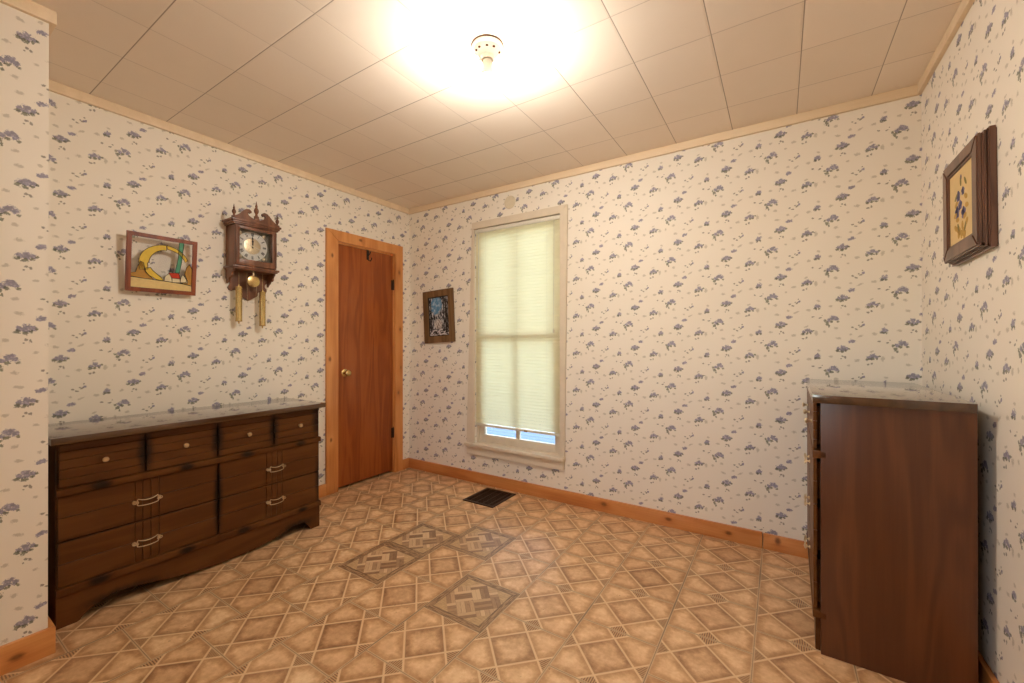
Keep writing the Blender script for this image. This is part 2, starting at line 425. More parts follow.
def mesh(name, bm, mats, parent=None, loc=(0, 0, 0), rot=None, smooth=True, angle=32):
    bmesh.ops.recalc_face_normals(bm, faces=bm.faces[:])
    me = bpy.data.meshes.new(name); bm.to_mesh(me); bm.free()
    for m in (mats if isinstance(mats, (list, tuple)) else [mats]): me.materials.append(M[m])
    if smooth:
        me.polygons.foreach_set('use_smooth', [True] * len(me.polygons))
        me.set_sharp_from_angle(angle=math.radians(angle))
    o = bpy.data.objects.new(name, me); COL.objects.link(o); o.location = loc
    if rot: o.rotation_euler = rot
    if parent is not None: o.parent = parent
    return o
def empty(name, label, cat, loc, rot=(0, 0, 0), group=None):
    o = bpy.data.objects.new(name, None); COL.objects.link(o); o.empty_display_size = .1
    o.location = loc; o.rotation_euler = rot; o['label'] = label; o['category'] = cat
    if group: o['group'] = group
    return o
def tag(o, label, cat, group=None):
    o['label'] = label; o['category'] = cat
    if group: o['group'] = group
    return o
def struct(o): o['kind'] = 'structure'; return o

# ------------------------------------------------------------------ room shell
H, W, RY = 2.44, 3.5437, -3.75
JX, JY = .6232, -2.4213
CT = .018
def wall(name, boxes, fu, phase):
    """boxes -> one mesh; wallpaper UVs in metres: u = fu(co) - phase, v = z - phase"""
    bm = nb()
    for b in boxes: bx(bm, *b)
    uvl = bm.loops.layers.uv.new('UVMap')
    for f in bm.faces:
        for l in f.loops: l[uvl].uv = (fu(l.vert.co) - phase[0], l.vert.co.z - phase[1])
    return struct(mesh(name, bm, 'paper', smooth=False))
T = .12
DY0, DY1, DZ = -.775, -.178, 1.985
wall('wall_left', [(-T, 0, JY, DY0, 0, H), (-T, 0, DY1, 0, 0, H), (-T, 0, DY0, DY1, DZ, H), (-T, -.09, DY0, DY1, 0, DZ)], lambda c: c.y, (-2.051, 1.387))
WX0, WX1, WZ0, WZ1 = .790, 1.592, .325, 2.135
wall('wall_back', [(-T, WX0, 0, T, 0, H), (WX1, W + T, 0, T, 0, H), (WX0, WX1, 0, T, 0, WZ0), (WX0, WX1, 0, T, WZ1, H)], lambda c: c.x, (2.643, 1.834))
wall('wall_right', [(W, W + T, RY, 0, 0, H)], lambda c: -c.y, (.739, 1.292))
wall('wall_near_left', [(-T, JX, RY, JY, 0, H)], lambda c: c.y - (c.x - JX), (-2.523, 1.919))
VX0, VX1, VZ0, VZ1 = 1.75, 2.50, 1.00, 2.05  # opening in the unseen rear wall, added for fill daylight
wall('wall_front', [(JX, VX0, RY - T, RY, 0, H), (VX1, W + T, RY - T, RY, 0, H), (VX0, VX1, RY - T, RY, 0, VZ0), (VX0, VX1, RY - T, RY, VZ1, H)], lambda c: -c.x, (0, 0))
fill_win = bpy.data.objects.new('added_fill_window', None); COL.objects.link(fill_win); struct(fill_win)  # unseen window, added to brighten the room from behind the camera
bm = nb()
for bb in ((VX0 - .08, VX0 + .01, VZ0 - .08, VZ1 + .08), (VX1 - .01, VX1 + .08, VZ0 - .08, VZ1 + .08)): bx(bm, bb[0], bb[1], RY - .01, RY + .02, bb[2], bb[3], .003)
for z in (VZ0 - .08, VZ1 - .01): bx(bm, VX0, VX1, RY - .01, RY + .02, z, z + .09, .003)
mesh('casing', bm, 'window_paint', fill_win)
bm = nb()
for x in (VX0, (VX0 + VX1) / 2 - .025, VX1 - .05): bx(bm, x, x + .05, RY - .09, RY - .05, VZ0, VZ1, .003)
for z in (VZ0, VZ1 - .05): bx(bm, VX0, VX1, RY - .09, RY - .05, z, z + .05, .003)
sash2 = mesh('sash', bm, 'window_paint', fill_win)
bm = nb(); bx(bm, VX0 + .04, VX1 - .04, RY - .072, RY - .069, VZ0 + .04, VZ1 - .04); mesh('pane', bm, 'window_glass', sash2, smooth=False)
bm = nb(); bx(bm, -T, W + T, RY - T, T, -.06, 0); struct(mesh('floor', bm, 'floor', smooth=False))
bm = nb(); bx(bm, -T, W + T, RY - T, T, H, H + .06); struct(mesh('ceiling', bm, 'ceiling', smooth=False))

BH = .09
def base(name, box, mat):
    bm = nb(); bx(bm, *box, bev=.003); return struct(mesh(name, bm, mat))
o = base('baseboard_back', (.0, 2.873, -.018, 0, 0, BH), 'pine_trim_x')
o = base('baseboard_back.001', (2.876, W - .018, -.018, 0, 0, BH - .003), 'pine_trim_x')
base('baseboard_left', (0, .018, -.094, -.018, 0, BH), 'pine_trim_y')
base('baseboard_left.001', (0, .018, JY, -.869, 0, BH), 'pine_trim_y')
base('baseboard_right', (W - .018, W, RY, 0, 0, BH + .012), 'pine_trim_y')
bm = nb()
bx(bm, JX, JX + .018, RY, JY + .018, 0, .10, .003)
bx(bm, .0, JX, JY, JY + .018, 0, .10, .003)
struct(mesh('baseboard_near_left', bm, 'pine_trim_y'))
HC = .0484
def crown(name, box):
    bm = nb(); bx(bm, *box, bev=.002); return struct(mesh(name, bm, 'crown_pine'))
crown('trim_1', (0, W, -CT, 0, H - HC, H)); crown('trim_2', (0, CT, JY, -CT, H - HC, H)); crown('trim_3', (W - CT, W, RY, -CT, H - HC, H))
bm = nb(); bx(bm, JX, JX + CT, RY, JY + CT, H - HC, H, .002); bx(bm, CT, JX, JY, JY + CT, H - HC, H, .002)
struct(mesh('trim_4', bm, 'crown_pine'))

# ------------------------------------------------------------------ door
door = bpy.data.objects.new('door_1', None); COL.objects.link(door); struct(door)
bm = nb()
cy0, cy1, cz = -.8687, -.0943, 2.0665
prism(bm, [(cy0, 0), (DY0 + .010, 0), (DY0 + .010, DZ - .004), (cy0, cz)], 0, 0, .02, .003)
prism(bm, [(cy1, cz), (DY1 - .008, DZ - .004), (DY1 - .008, 0), (cy1, 0)], 0, 0, .02, .003)
prism(bm, [(cy0, cz), (DY0 + .010, DZ - .004), (DY1 - .008, DZ - .004), (cy1, cz)], 0, 0, .02, .003)
mesh('casing', bm, 'pine_casing', door)
bm = nb()
bx(bm, -.088, .0, DY0, DY0 + .016, 0, DZ, .001); bx(bm, -.088, .0, DY1 - .016, DY1, 0, DZ, .001); bx(bm, -.088, .0, DY0, DY1, DZ - .016, DZ, .001)
mesh('jamb', bm, 'pine_casing', door)
slab0, slab1 = DY0 + .018, DY1 - .019
bm = nb(); bx(bm, -.040, -.004, slab0, slab1, .022, DZ - .019, .002); slab = mesh('door_panel', bm, 'door_lauan', door)
bm = nb(); kz, ky = .933, -.694
lathe(bm, [(.0, 0), (.031, 0), (.031, .003), (.026, .007), (.013, .010), (.011, .020), (.013, .026), (.022, .032), (.0265, .042), (.026, .052), (.019, .060), (.006, .063), (.0, .0625)], (-.004, ky, kz), 0, 32)
mesh('door_knob', bm, 'brass', slab)
for hz in (1.70, .36):
    bm = nb(); lathe(bm, [(0, -.045), (.006, -.045), (.006, .045), (0, .045)], (.002, slab1 + .004, hz), 2, 12)
    lathe(bm, [(0, .045), (.004, .045), (.005, .05), (0, .054)], (.002, slab1 + .004, hz), 2, 12)
    bx(bm, -.0045, -.002, slab1 - .018, slab1, hz - .044, hz + .044, .0005)
    mesh('hinge', bm, 'register_metal', door)
hk = empty('door_hook', 'small black metal hook hung over the top edge of the brown door', 'hook', (.0, -.470, 1.915))
bm = nb()
bx(bm, -.004, -.001, -.012, .012, -.03, .067, .0008); bx(bm, -.03, -.001, -.012, .012, .053, .056, .0005)
mesh('plate', bm, 'black_iron', hk)
bm = nb()
tube(bm, [(-.002, 0, -.02), (.012, 0, -.036), (.03, 0, -.044), (.045, 0, -.034), (.050, 0, -.016)], [.0036, .0036, .0036, .0036, .0045], 8)
tube(bm, [(-.002, 0, .005), (.012, 0, .010), (.026, 0, .020), (.034, 0, .036)], [.0036, .0036, .0036, .0045], 8)
mesh('prong', bm, 'black_iron', hk)

# ------------------------------------------------------------------ window
win = bpy.data.objects.new('window_1', None); COL.objects.link(win); struct(win)
bm = nb()
def board(pts, d=.02, b=.003): prism(bm, pts, 1, -d, 0, b)
board([(.708, .33), (.792, .33), (.790, 2.132), (.766, 2.132), (.766, 2.19)][:4])
board([(1.590, .33), (1.627, .33), (1.652, 2.19), (1.600, 2.145), (1.592, 2.132)], .021)
board([(.766, 2.133), (1.599, 2.133), (1.615, 2.160), (1.648, 2.192), (.768, 2.189)], .02)
mesh('casing', bm, 'window_paint', win)
bm = nb(); bx(bm, .700, 1.630, -.045, .04, .306, .332, .006); mesh('stool', bm, 'window_paint', win)
bm = nb(); prism(bm, [(.712, .232), (1.622, .238), (1.622, .306), (.712, .306)], 1, -.022, 0, .004); mesh('apron', bm, 'window_paint', win)
bm = nb()
bx(bm, WX0 - .001, WX0 + .022, .02, T, WZ0, WZ1); bx(bm, WX1 - .022, WX1 + .001, .02, T, WZ0, WZ1)
bx(bm, WX0, WX1, .02, T, WZ1 - .02, WZ1 + .001); bx(bm, WX0, WX1, .02, T + .03, WZ0 - .001, WZ0 + .012)
mesh('jamb', bm, 'window_paint', win)
def sash(y0, y1, z0, z1, rail):
    a, b = WX0 + .022, WX1 - .022; bm = nb()
    bx(bm, a, a + .048, y0, y1, z0, z1, .004); bx(bm, b - .048, b, y0, y1, z0, z1, .004)
    bx(bm, a + .047, b - .047, y0, y1, z0, z0 + rail, .004); bx(bm, a + .047, b - .047, y0, y1, z1 - .042, z1, .004)
    bx(bm, 1.169, 1.201, y0 + .003, y1 - .003, z0 + rail - .002, z1 - .04, .004)
    s = mesh('sash', bm, 'window_paint', win)
    ym = (y0 + y1) / 2
    for p, q in ((a + .044, 1.171), (1.199, b - .044)):
        bm = nb(); bx(bm, p, q, ym - .0015, ym + .0015, z0 + rail - .004, z1 - .038); mesh('pane', bm, 'window_glass', s, smooth=False)
    return s
sash(.038, .072, WZ0 + .012, 1.252, .066); sash(.076, .110, 1.212, WZ1 - .02, .05)

bl = empty('window_blind', 'closed ivory horizontal slat blind hanging in the white window, raised a little at the bottom', 'blind', (1.19, .006, .48))
bx0, bx1 = -.396, .397
bm = nb(); bx(bm, bx0, bx1, -.014, .012, 1.618, 1.648, .002); mesh('headrail', bm, 'white_plastic', bl)
bm = nb(); N = 65; top, bot = 1.604, .034; tl = math.radians(180 - 70)
for i in range(N):
    zc = bot + (top - bot) * i / (N - 1); prof = []
    for k in range(5):
        s = (k - 2) / 2; c = .0032 * (1 - s * s)
        lx = s * .014; prof.append((math.cos(tl) * lx - math.sin(tl) * c * -1 * -1, math.sin(tl) * lx * 1 + math.cos(tl) * c))
    # slat edge nearest the room hangs lowest
    rows = [[bm.verts.new((x, y, zc + z)) for y, z in prof] for x in (bx0 + .003, bx1 - .003)]
    for k in range(4): bm.faces.new((rows[0][k], rows[1][k], rows[1][k + 1], rows[0][k + 1]))
mesh('slats', bm, 'slat', bl)
bm = nb(); bx(bm, bx0 + .001, bx1 - .001, -.011, .011, .000, .018, .003); rail = mesh('bottom_rail', bm, 'white_plastic', bl)
bm = nb(); bx(bm, .085, .115, -.0125, -.010, .0, .012, .001); mesh('rail_plug', bm, 'tag_amber', rail)
bm = nb()
for x in (bx0 + .11, 0.02, bx1 - .11):
    tube(bm, [(x, -.0125, .015), (x, -.0135, .8), (x, -.0125, 1.62)], .0008, 5)
mesh('ladder_cord', bm, 'cord', bl)
bm = nb(); tube(bm, [(bx0 + .045, -.020, 1.63), (bx0 + .045, -.026, 1.60), (bx0 + .047, -.026, .98), (bx0 + .047, -.026, .90)], [.003, .0035, .0035, .004], 8)
mesh('wand', bm, 'white_plastic', bl)
bm = nb(); tube(bm, [(bx1 - .05, -.018, 1.62), (bx1 - .05, -.021, 1.2), (bx1 - .05, -.021, .80)], .0014, 6)
tube(bm, [(bx1 - .044, -.018, 1.62), (bx1 - .046, -.021, 1.2), (bx1 - .05, -.021, .80)], .0014, 6)
lathe(bm, [(0, .0), (.006, .002), (.007, .018), (.002, .034), (0, .034)], (bx1 - .05, -.021, .77), 2, 12)
mesh('pull_cord', bm, 'cord', bl)

# ------------------------------------------------------------------ cover plate above the window
bm = nb(); lathe(bm, [(0, 0), (.052, 0), (.052, -.004), (.047, -.008), (.030, -.010), (0, -.0105)], (0, 0, 0), 1, 40)
tag(mesh('cover_plate', bm, 'cover_cream', loc=(1.141, 0, 2.302)), 'round cream painted cover plate on the wallpaper above the window', 'cover plate')

# ------------------------------------------------------------------ floor register
reg = empty('floor_register', 'brown metal heating register let into the floor below the window', 'floor vent', (1.10, -.22, 0))
bm = nb(); rx, ry = .138, .157
for b in ((-rx, rx, -ry, -ry + .022), (-rx, rx, ry - .022, ry), (-rx, -rx + .022, -ry + .022, ry - .022), (rx - .022, rx, -ry + .022, ry - .022)):
    bx(bm, *b, .0005, .006, .0015)
mesh('frame', bm, 'register_metal', reg)
bm = nb(); bx(bm, -rx + .02, rx - .02, -ry + .02, ry - .02, .0004, .0012); mesh('duct_shade_sheet', bm, 'duct_shade_black', reg)  # flat black sheet painted in for the dark of the duct
bm = nb()
for i in range(19):
    y = -ry + .03 + i * (2 * ry - .06) / 18
    bx(bm, -rx + .022, rx - .022, y - .0025, y + .0025, .001, .0048)
for i in range(4):
    x = -rx + .055 + i * (2 * rx - .11) / 3
    bx(bm, x - .003, x + .003, -ry + .022, ry - .022, .001, .0052)
mesh('grille', bm, 'register_metal', reg)

# ------------------------------------------------------------------ ceiling light
cl = empty('ceiling_light', 'bare lit bulb in a white porcelain lampholder on the ceiling', 'ceiling light', (1.915, -1.368, H))
bm = nb(); lathe(bm, [(0, 0), (.066, 0), (.067, -.006), (.064, -.012), (.056, -.016), (.052, -.026), (.042, -.038), (.030, -.046), (.027, -.062), (.022, -.064), (.021, -.05), (0, -.05)], (0, 0, 0), 2, 48)
base_o = mesh('lampholder', bm, 'porcelain', cl)
bm = nb(); tube(bm, [(.0665 * math.cos(2 * PI * k / 48), .0665 * math.sin(2 * PI * k / 48), -.0035) for k in range(48)], .0022, 6, closed=True); mesh('stained_rim', bm, 'grime', base_o)
for a, r in ((.5, .050), (1.4, .046), (2.2, .047), (2.9, .050), (3.6, .046), (4.1, .048), (4.6, .049), (5.3, .047), (5.9, .050)):
    bm = nb(); lathe(bm, [(0, 0), (.006, 0), (.0055, -.003), (.0, -.004)], (r * math.cos(a), r * math.sin(a), -.029), 2, 10); mesh('rust_spot', bm, 'grime', base_o)
bm = nb(); lathe(bm, [(0, -.1322), (.0300, -.1322), (.0305, -.137), (.029, -.153), (.022, -.170), (.011, -.180), (0, -.183)], (0, 0, 0), 2, 32)
mesh('bulb', bm, 'bulb', cl)
bm = nb(); lathe(bm, [(0, -.05), (.0205, -.052), (.0205, -.078), (.0215, -.090), (.0235, -.102), (.0255, -.110), (.0282, -.122), (.0300, -.132), (0, -.132)], (0, 0, 0), 2, 32)  # unlit upper bulb, shaped to keep light off the ceiling and lampholder
mesh('bulb_unlit_neck', bm, 'white_plastic', cl)

# ------------------------------------------------------------------ drawer hardware (local axes: x = out of the front, y = along the front)
def bail(parent, x, y, z, sx=1):
    h = .051; bm = nb()
    def P(dx, dy, dz): return (x + sx * dx, y + dy, z + dz)
    up = []; lo = []
    for k in range(13):
        t = -1 + 2 * k / 12; w = .036 * t
        up.append(P(.017 + .004 * (1 - t * t), w, .017 - .009 * (1 - abs(t) ** 2.2))); lo.append(P(.017 + .004 * (1 - t * t), w, -.013 - .003 * (1 - t * t)))
    tube(bm, up, .0020, 8); tube(bm, lo, .0020, 8)
    for s in (-1, 1):
        tube(bm, [P(.017, s * .036, .017), P(.017, s * .0395, .010), P(.017, s * .0345, 0), P(.017, s * .0395, -.008), P(.017, s * .036, -.013)], .0024, 8)
        ring = [P(.013, s * (.046 + .0085 * math.cos(a)), .0055 * math.sin(a) + .001) for a in [2 * PI * i / 14 for i in range(14)]]
        tube(bm, ring, .0022, 6, closed=True)
        tube(bm, [P(0, s * .046, .001), P(.006, s * .046, .001), P(.014, s * .0405, .001), P(.017, s * .0365, .001)], [.0055, .0035, .003, .0025], 8)
        lathe(bm, [(0, 0), (.008, 0), (.007, sx * .003), (0, sx * .004)], (x, y + s * .046, z + .001), 0, 14)
    return mesh('handle', bm, 'old_brass', parent)
def knob(parent, x, y, z, sx=1, mat='knob_ivory'):
    bm = nb(); lathe(bm, [(0, 0), (.0060, 0), (.0050, sx * .008), (.0065, sx * .012), (.0105, sx * .015), (.0115, sx * .019), (.0095, sx * .023), (.004, sx * .025), (0, sx * .025)], (x, y, z), 0, 20)
    return mesh('knob', bm, mat, parent)
def plank_front(bm, x0, x1, ys, zs, gap=.0016, bev=.0022):
    for a, b in zip(ys, ys[1:]):
        for c, d in zip(zs, zs[1:]):
            bx(bm, x0, x1, a + gap / 2, b - gap / 2, c + gap / 2, d - gap / 2, bev, seg=1)
    bx(bm, min(x0, x1) if x1 > x0 else max(x0, x1) - .004, (x0 + .55 * (x1 - x0)), ys[0] + .004, ys[-1] - .004, zs[0] + .004, zs[-1] - .004)

# ------------------------------------------------------------------ long dresser (root at its middle; local x towards the room)
dres = empty('dresser', 'long low dark brown dresser with brass pulls, in the alcove along the left wall', 'dresser', (.24, -1.80, 0))
XF = .222
Y0, Y1 = -.573, .591
bm = nb()
bx(bm, -.205, XF - .022, Y0, Y0 + .02, 0, .765, .002); bx(bm, -.205, XF - .022, Y1 - .02, Y1, 0, .765, .002)
bx(bm, -.205, XF - .030, Y0 + .02, Y1 - .02, .14, .763); mesh('body', bm, 'dresser_front', dres)
bm = nb(); bx(bm, -.200, .266, Y0 - .022, Y1 + .016, .765, .793, .003); mesh('top', bm, 'dresser_top', dres)
rail_y = [-.286, .012, .303]
bm = nb()
bx(bm, XF - .03, XF - .004, Y0, Y1, .742, .765, .001); bx(bm, XF - .03, XF - .012, Y0, Y1, .13, .763)
mesh('face_frame', bm, 'dresser_front', dres)
zt = [.577, .613, .652, .692, .728, .757]
ed = [Y0 + .004] + rail_y + [Y1 - .004]
for a, b, ky in zip(ed, ed[1:], (-.427, -.132, .162, .456)):
    bm = nb(); plank_front(bm, XF - .012, XF, [a + .003, b - .003], zt)
    d = mesh('drawer', bm, 'dresser_front', dres); knob(d, XF, ky, .669)
bm = nb(); prism(bm, [(XF - .02, .545), (XF + .010, .545), (XF + .012, .549), (XF + .010, .571), (XF + .004, .574), (XF - .02, .574)], 1, Y0 - .001, Y1 + .003, .001); mesh('moulding', bm, 'dresser_front', dres)
gl = [-.323, -.296, -.266, -.235]; gr_ = [.261, .291, .321, .351]
for (a, b, gs, hy) in ((Y0 + .004, .010, gl, -.281), (.018, Y1 - .004, gr_, .311)):
    for z0, zm, z1, hz in ((.356, .453, .543, .443), (.166, .261, .350, .254)):
        bm = nb(); plank_front(bm, XF - .012, XF, [a] + gs + [b], [z0, zm, z1], gap=.0014, bev=.0018)
        d = mesh('drawer', bm, 'dresser_front', dres); bail(d, XF, hy, hz)
bm = nb(); prism(bm, [(XF - .02, .133), (XF + .010, .133), (XF + .012, .138), (XF + .010, .161), (XF + .004, .164), (XF - .02, .164)], 1, Y0 - .001, Y1 + .003, .001); mesh('moulding', bm, 'dresser_front', dres)
pts = [(Y0, .134), (Y0, 0), (-.512, 0), (-.502, .005), (-.492, .020), (-.470, .038), (-.435, .053), (-.395, .062), (-.360, .066), (-.352, .061), (-.340, .063),
       (-.28, .052), (-.20, .036), (-.10, .020), (.0, .011), (.05, .009), (.12, .010), (.20, .014), (.28, .024), (.35, .040), (.40, .055), (.425, .060), (.435, .055), (.45, .060),
       (.475, .062), (.497, .054), (.512, .036), (.524, .015), (.534, .0), (Y1, 0), (Y1, .134)]
bm = nb(); prism(bm, pts, 0, XF - .022, XF, .0015); mesh('apron', bm, 'dresser_front', dres)

# ------------------------------------------------------------------ tall chest (local -x is its front)
chest = empty('chest_of_drawers', 'tall dark brown chest of drawers turned sideways in the right corner by the wall', 'chest of drawers', (3.297, -.44, 0), (0, 0, math.radians(-1.1)))
cx0, cx1, cya, cyb = -.201, .209, -.405, .400     # front edge of the sides, back, near end, far end
CH = .951
bm = nb(); bx(bm, cx0, cx1, cya, cya + .02, 0, CH, .0015); mesh('side_panel', bm, 'chest_side', chest)
bm = nb(); bx(bm, cx0, cx1, cyb - .02, cyb, 0, CH, .0015); mesh('side_panel', bm, 'chest_side', chest)
bm = nb(); bx(bm, cx1 - .012, cx1 - .004, cya + .02, cyb - .02, .05, CH); bx(bm, cx0 + .02, cx1 - .012, cya + .02, cyb - .02, .12, .14)
bx(bm, cx0 + .03, cx1 - .012, cya + .022, cyb - .022, .14, CH - .01)
mesh('body', bm, 'dark_inside', chest)
bm = nb(); bx(bm, cx0 - .025, cx1 - .003, cya - .016, cyb + .016, CH, .981, .0015); mesh('top', bm, 'dresser_top', chest)
for z0, z1 in ((.738, .768), (.132, .160)):
    bm = nb(); bx(bm, cx0 - .025, cx0 + .02, cya + .0, cyb, z0, z1, .004); mesh('moulding', bm, 'dresser_front', chest)
fx = cx0 - .022
def cfront(bm, y0, y1, z0, z1, rows, cols):
    zs = [z0 + (z1 - z0) * i / rows for i in range(rows + 1)]
    plank_front(bm, fx + .012, fx, [y0] + cols + [y1], zs, .0014, .0018)
    bx(bm, fx + .012, cx0 + .20, y0 + .03, y1 - .03, z0 + .012, z1 - .02)
cw = (cyb - cya - .02) / 3
for i in range(3):
    a = cya + .010 + i * cw
    bm = nb(); cfront(bm, a + .002, a + cw - .002,   .772, .950, 5, [])
    d = mesh('drawer', bm, 'dresser_front', chest); knob(d, fx, a + cw / 2, .858, -1, 'old_brass')
for z0, z1, hz in ((.562, .735, .640), (.364, .558, .447), (.164, .360, .252)):
    bm = nb(); cfront(bm, cya + .010, cyb - .010, z0, z1, 2, [-.045, -.015, .015, .045])
    d = mesh('drawer', bm, 'dresser_front', chest); bail(d, fx, 0.0, hz, -1)
q = lambda t: cya + .022 + (cyb - cya - .044) * t
pts = [(q(0), .134), (q(0), 0), (q(.06), 0), (q(.08), .015), (q(.12), .040), (q(.2), .058), (q(.24), .052), (q(.36), .026), (q(.5), .016), (q(.64), .026), (q(.76), .052), (q(.8), .058), (q(.88), .040), (q(.92), .015), (q(.94), 0), (q(1), 0), (q(1), .134)]
bm = nb(); prism(bm, pts, 0, cx0 - .016, cx0 + .002, .0015); mesh('apron', bm, 'dresser_front', chest)

# ------------------------------------------------------------------ wall clock (root on the wall; local x out of the wall)
ck = empty('wall_clock', 'carved dark wooden pendulum wall clock with brass weights, hung above the dresser', 'clock', (0, -1.430, 1.66))
D = .12
bm = nb()
bx(bm, .016, .108, -.126, -.114, .0, .262, .001); bx(bm, .016, .108, .114, .126, .0, .262, .001)
bx(bm, .016, .108, -.126, .126, .252, .264, .001); bx(bm, .0, .016, -.128, .128, .0, .27, .002)
bx(bm, .016, .060, -.116, .116, .004, .25)
mesh('case', bm, 'clock_wood', ck)
bm = nb()
bx(bm, .0, D + .012, -.142, .142, -.012, .002, .004); bx(bm, .0, D + .004, -.134, .134, -.020, -.010, .003)
mesh('base_moulding', bm, 'clock_wood', ck)
bm = nb()
bx(bm, .0, D + .008, -.136, .136, .258, .268, .003); bx(bm, .0, D + .015, -.142, .142, .266, .280, .004); bx(bm, .0, D + .021, -.150, .150, .278, .292, .004)
mesh('cornice', bm, 'clock_wood', ck)
bm = nb()       # broken swan-neck pediment
for s in (-1, 1):
    pp = [(.144, .290), (.144, .304), (.128, .306), (.112, .314), (.096, .330), (.080, .350), (.064, .363), (.046, .366), (.034, .358), (.031, .346), (.040, .340), (.049, .346), (.056, .340), (.052, .326), (.040, .318), (.026, .314), (.018, .306), (.0, .304), (.0, .290)]
    pp = [(s * a, b) for a, b in pp]
    prism(bm, pp, 0, D - .010, D + .008, .0015)
mesh('pediment', bm, 'clock_wood', ck)
def finial(y, x, z, k):
    bm = nb(); lathe(bm, [(0, 0), (.010 * k, 0), (.011 * k, .008 * k), (.006 * k, .012 * k), (.0045 * k, .020 * k), (.009 * k, .028 * k), (.0105 * k, .036 * k), (.008 * k, .044 * k), (.004 * k, .050 * k), (.0055 * k, .055 * k), (.003 * k, .064 * k), (.001 * k, .078 * k), (0, .080 * k)], (x, y, z), 2, 16)
    mesh('finial', bm, 'clock_wood', ck)
bm = nb(); bx(bm, D - .012, D + .010, -.014, .014, .300, .318, .002); mesh('plinth', bm, 'clock_wood', ck)
finial(0, D - .001, .318, 1.4); finial(-.132, D, .292, 1.1); finial(.132, D, .292, 1.1)
bm = nb()       # glazed door frame
z0, z1, yw = .006, .256, .126
bx(bm, .108, D + .004, -yw, -yw + .026, z0, z1, .003); bx(bm, .108, D + .004, yw - .026, yw, z0, z1, .003)
bx(bm, .108, D + .004, -yw + .024, yw - .024, z0, z0 + .040, .003); bx(bm, .108, D + .004, -yw + .024, yw - .024, z1 - .020, z1, .003)
dr = mesh('door', bm, 'clock_wood', ck)
bm = nb(); bx(bm, .112, .114, -yw + .024, yw - .024, z0 + .038, z1 - .018); mesh('pane', bm, 'clear_glass', dr, smooth=False)
for s in (-1, 1):
    bm = nb(); lathe(bm, [(0, z0 + .01), (.0055, z0 + .012), (.0045, z0 + .05), (.006, z0 + .12), (.0045, z0 + .20), (.0055, z1 - .012), (0, z1 - .01)], (D + .006, s * (yw - .006), 0), 2, 12)
    mesh('door_column', bm, 'clock_wood', dr)
dz, rR = .146, .093
bm = nb(); bx(bm, .060, .066, -.114, .114, .010, .25); dial = mesh('dial_plate', bm, 'silver_dial', ck)
bm = nb(); lathe(bm, [(.052, .066), (.052, .069), (rR, .069), (rR, .066)], (0, 0, dz), 0, 48); mesh('chapter_ring', bm, 'dial_white', dial)
bm = nb(); lathe(bm, [(0, .066), (.051, .066), (.051, .068), (.049, .0685), (0, .0675)], (0, 0, dz), 0, 48); mesh('dial_centre', bm, 'old_brass', dial)
RN = ['XII', 'I', 'II', 'III', 'IIII', 'V', 'VI', 'VII', 'VIII', 'IX', 'X', 'XI']
GW = {'I': .0042, 'V': .0080, 'X': .0085}
def stroke(a, b, w, ang):
    # a, b in glyph space (x across, y outwards); placed round the dial
    ca, sa = math.cos(ang), math.sin(ang)
    d = Vector((b[0] - a[0], b[1] - a[1])); nrm = Vector((-d.y, d.x)).normalized() * w
    vs = []
    for (x, y) in ((a[0] + nrm.x, a[1] + nrm.y), (b[0] + nrm.x, b[1] + nrm.y), (b[0] - nrm.x, b[1] - nrm.y), (a[0] - nrm.x, a[1] - nrm.y)):
        r = .075 + y
        vs.append((sa * r + ca * x, ca * r - sa * x))
    prism(bm, [(p, q_ + dz) for p, q_ in vs], 0, .0690, .0697)
for hnum, s in enumerate(RN):
    bm = nb()
    ang = 2 * PI * hnum / 12; wt = sum(GW[c] for c in s); x = -wt / 2; h = .0105
    for c in s:
        w = GW[c]; xm = x + w / 2
        if c == 'I': stroke((xm, -h), (xm, h), .0014, ang)
        elif c == 'V': stroke((x + .001, h), (xm, -h), .0016, ang); stroke((x + w - .001, h), (xm, -h), .0010, ang)
        else: stroke((x + .001, h), (x + w - .001, -h), .0016, ang); stroke((x + w - .001, h), (x + .001, -h), .0010, ang)
        x += w
    mesh('numeral', bm, 'ink', dial)
def hand(name, ang, L, tail, w, x, mat='ink'):
    bm = nb(); ca, sa = math.cos(ang), math.sin(ang)
    shp = [(-w * .5, -tail), (w * .5, -tail), (w * .6, L * .45), (w, L * .62), (w * .4, L * .72), (0, L), (-w * .4, L * .72), (-w, L * .62), (-w * .6, L * .45)]
    prism(bm, [(sa * b + ca * a, ca * b - sa * a + dz) for a, b in shp], 0, x, x + .0012)
    mesh(name, bm, mat, dial)
hand('hour_hand', .03, .052, .012, .0062, .0715); hand('minute_hand', -.02, .080, .016, .0048, .0735); hand('second_hand', 2 * PI / 3 - .12, .070, .050, .0026, .0755, 'dial_white')
bm = nb(); lathe(bm, [(0, .068), (.005, .068), (.005, .078), (0, .079)], (0, 0, dz), 0, 16); mesh('hand_boss', bm, 'old_brass', dial)
for a in (.79, 2.36, 3.93, 5.50):
    bm = nb(); lathe(bm, [(0, .066), (.014, .066), (.010, .069), (0, .070)], (0, .097 * math.cos(a) * 1.10, dz + .097 * math.sin(a) * 1.10), 0, 18); mesh('spandrel', bm, 'old_brass', dial)
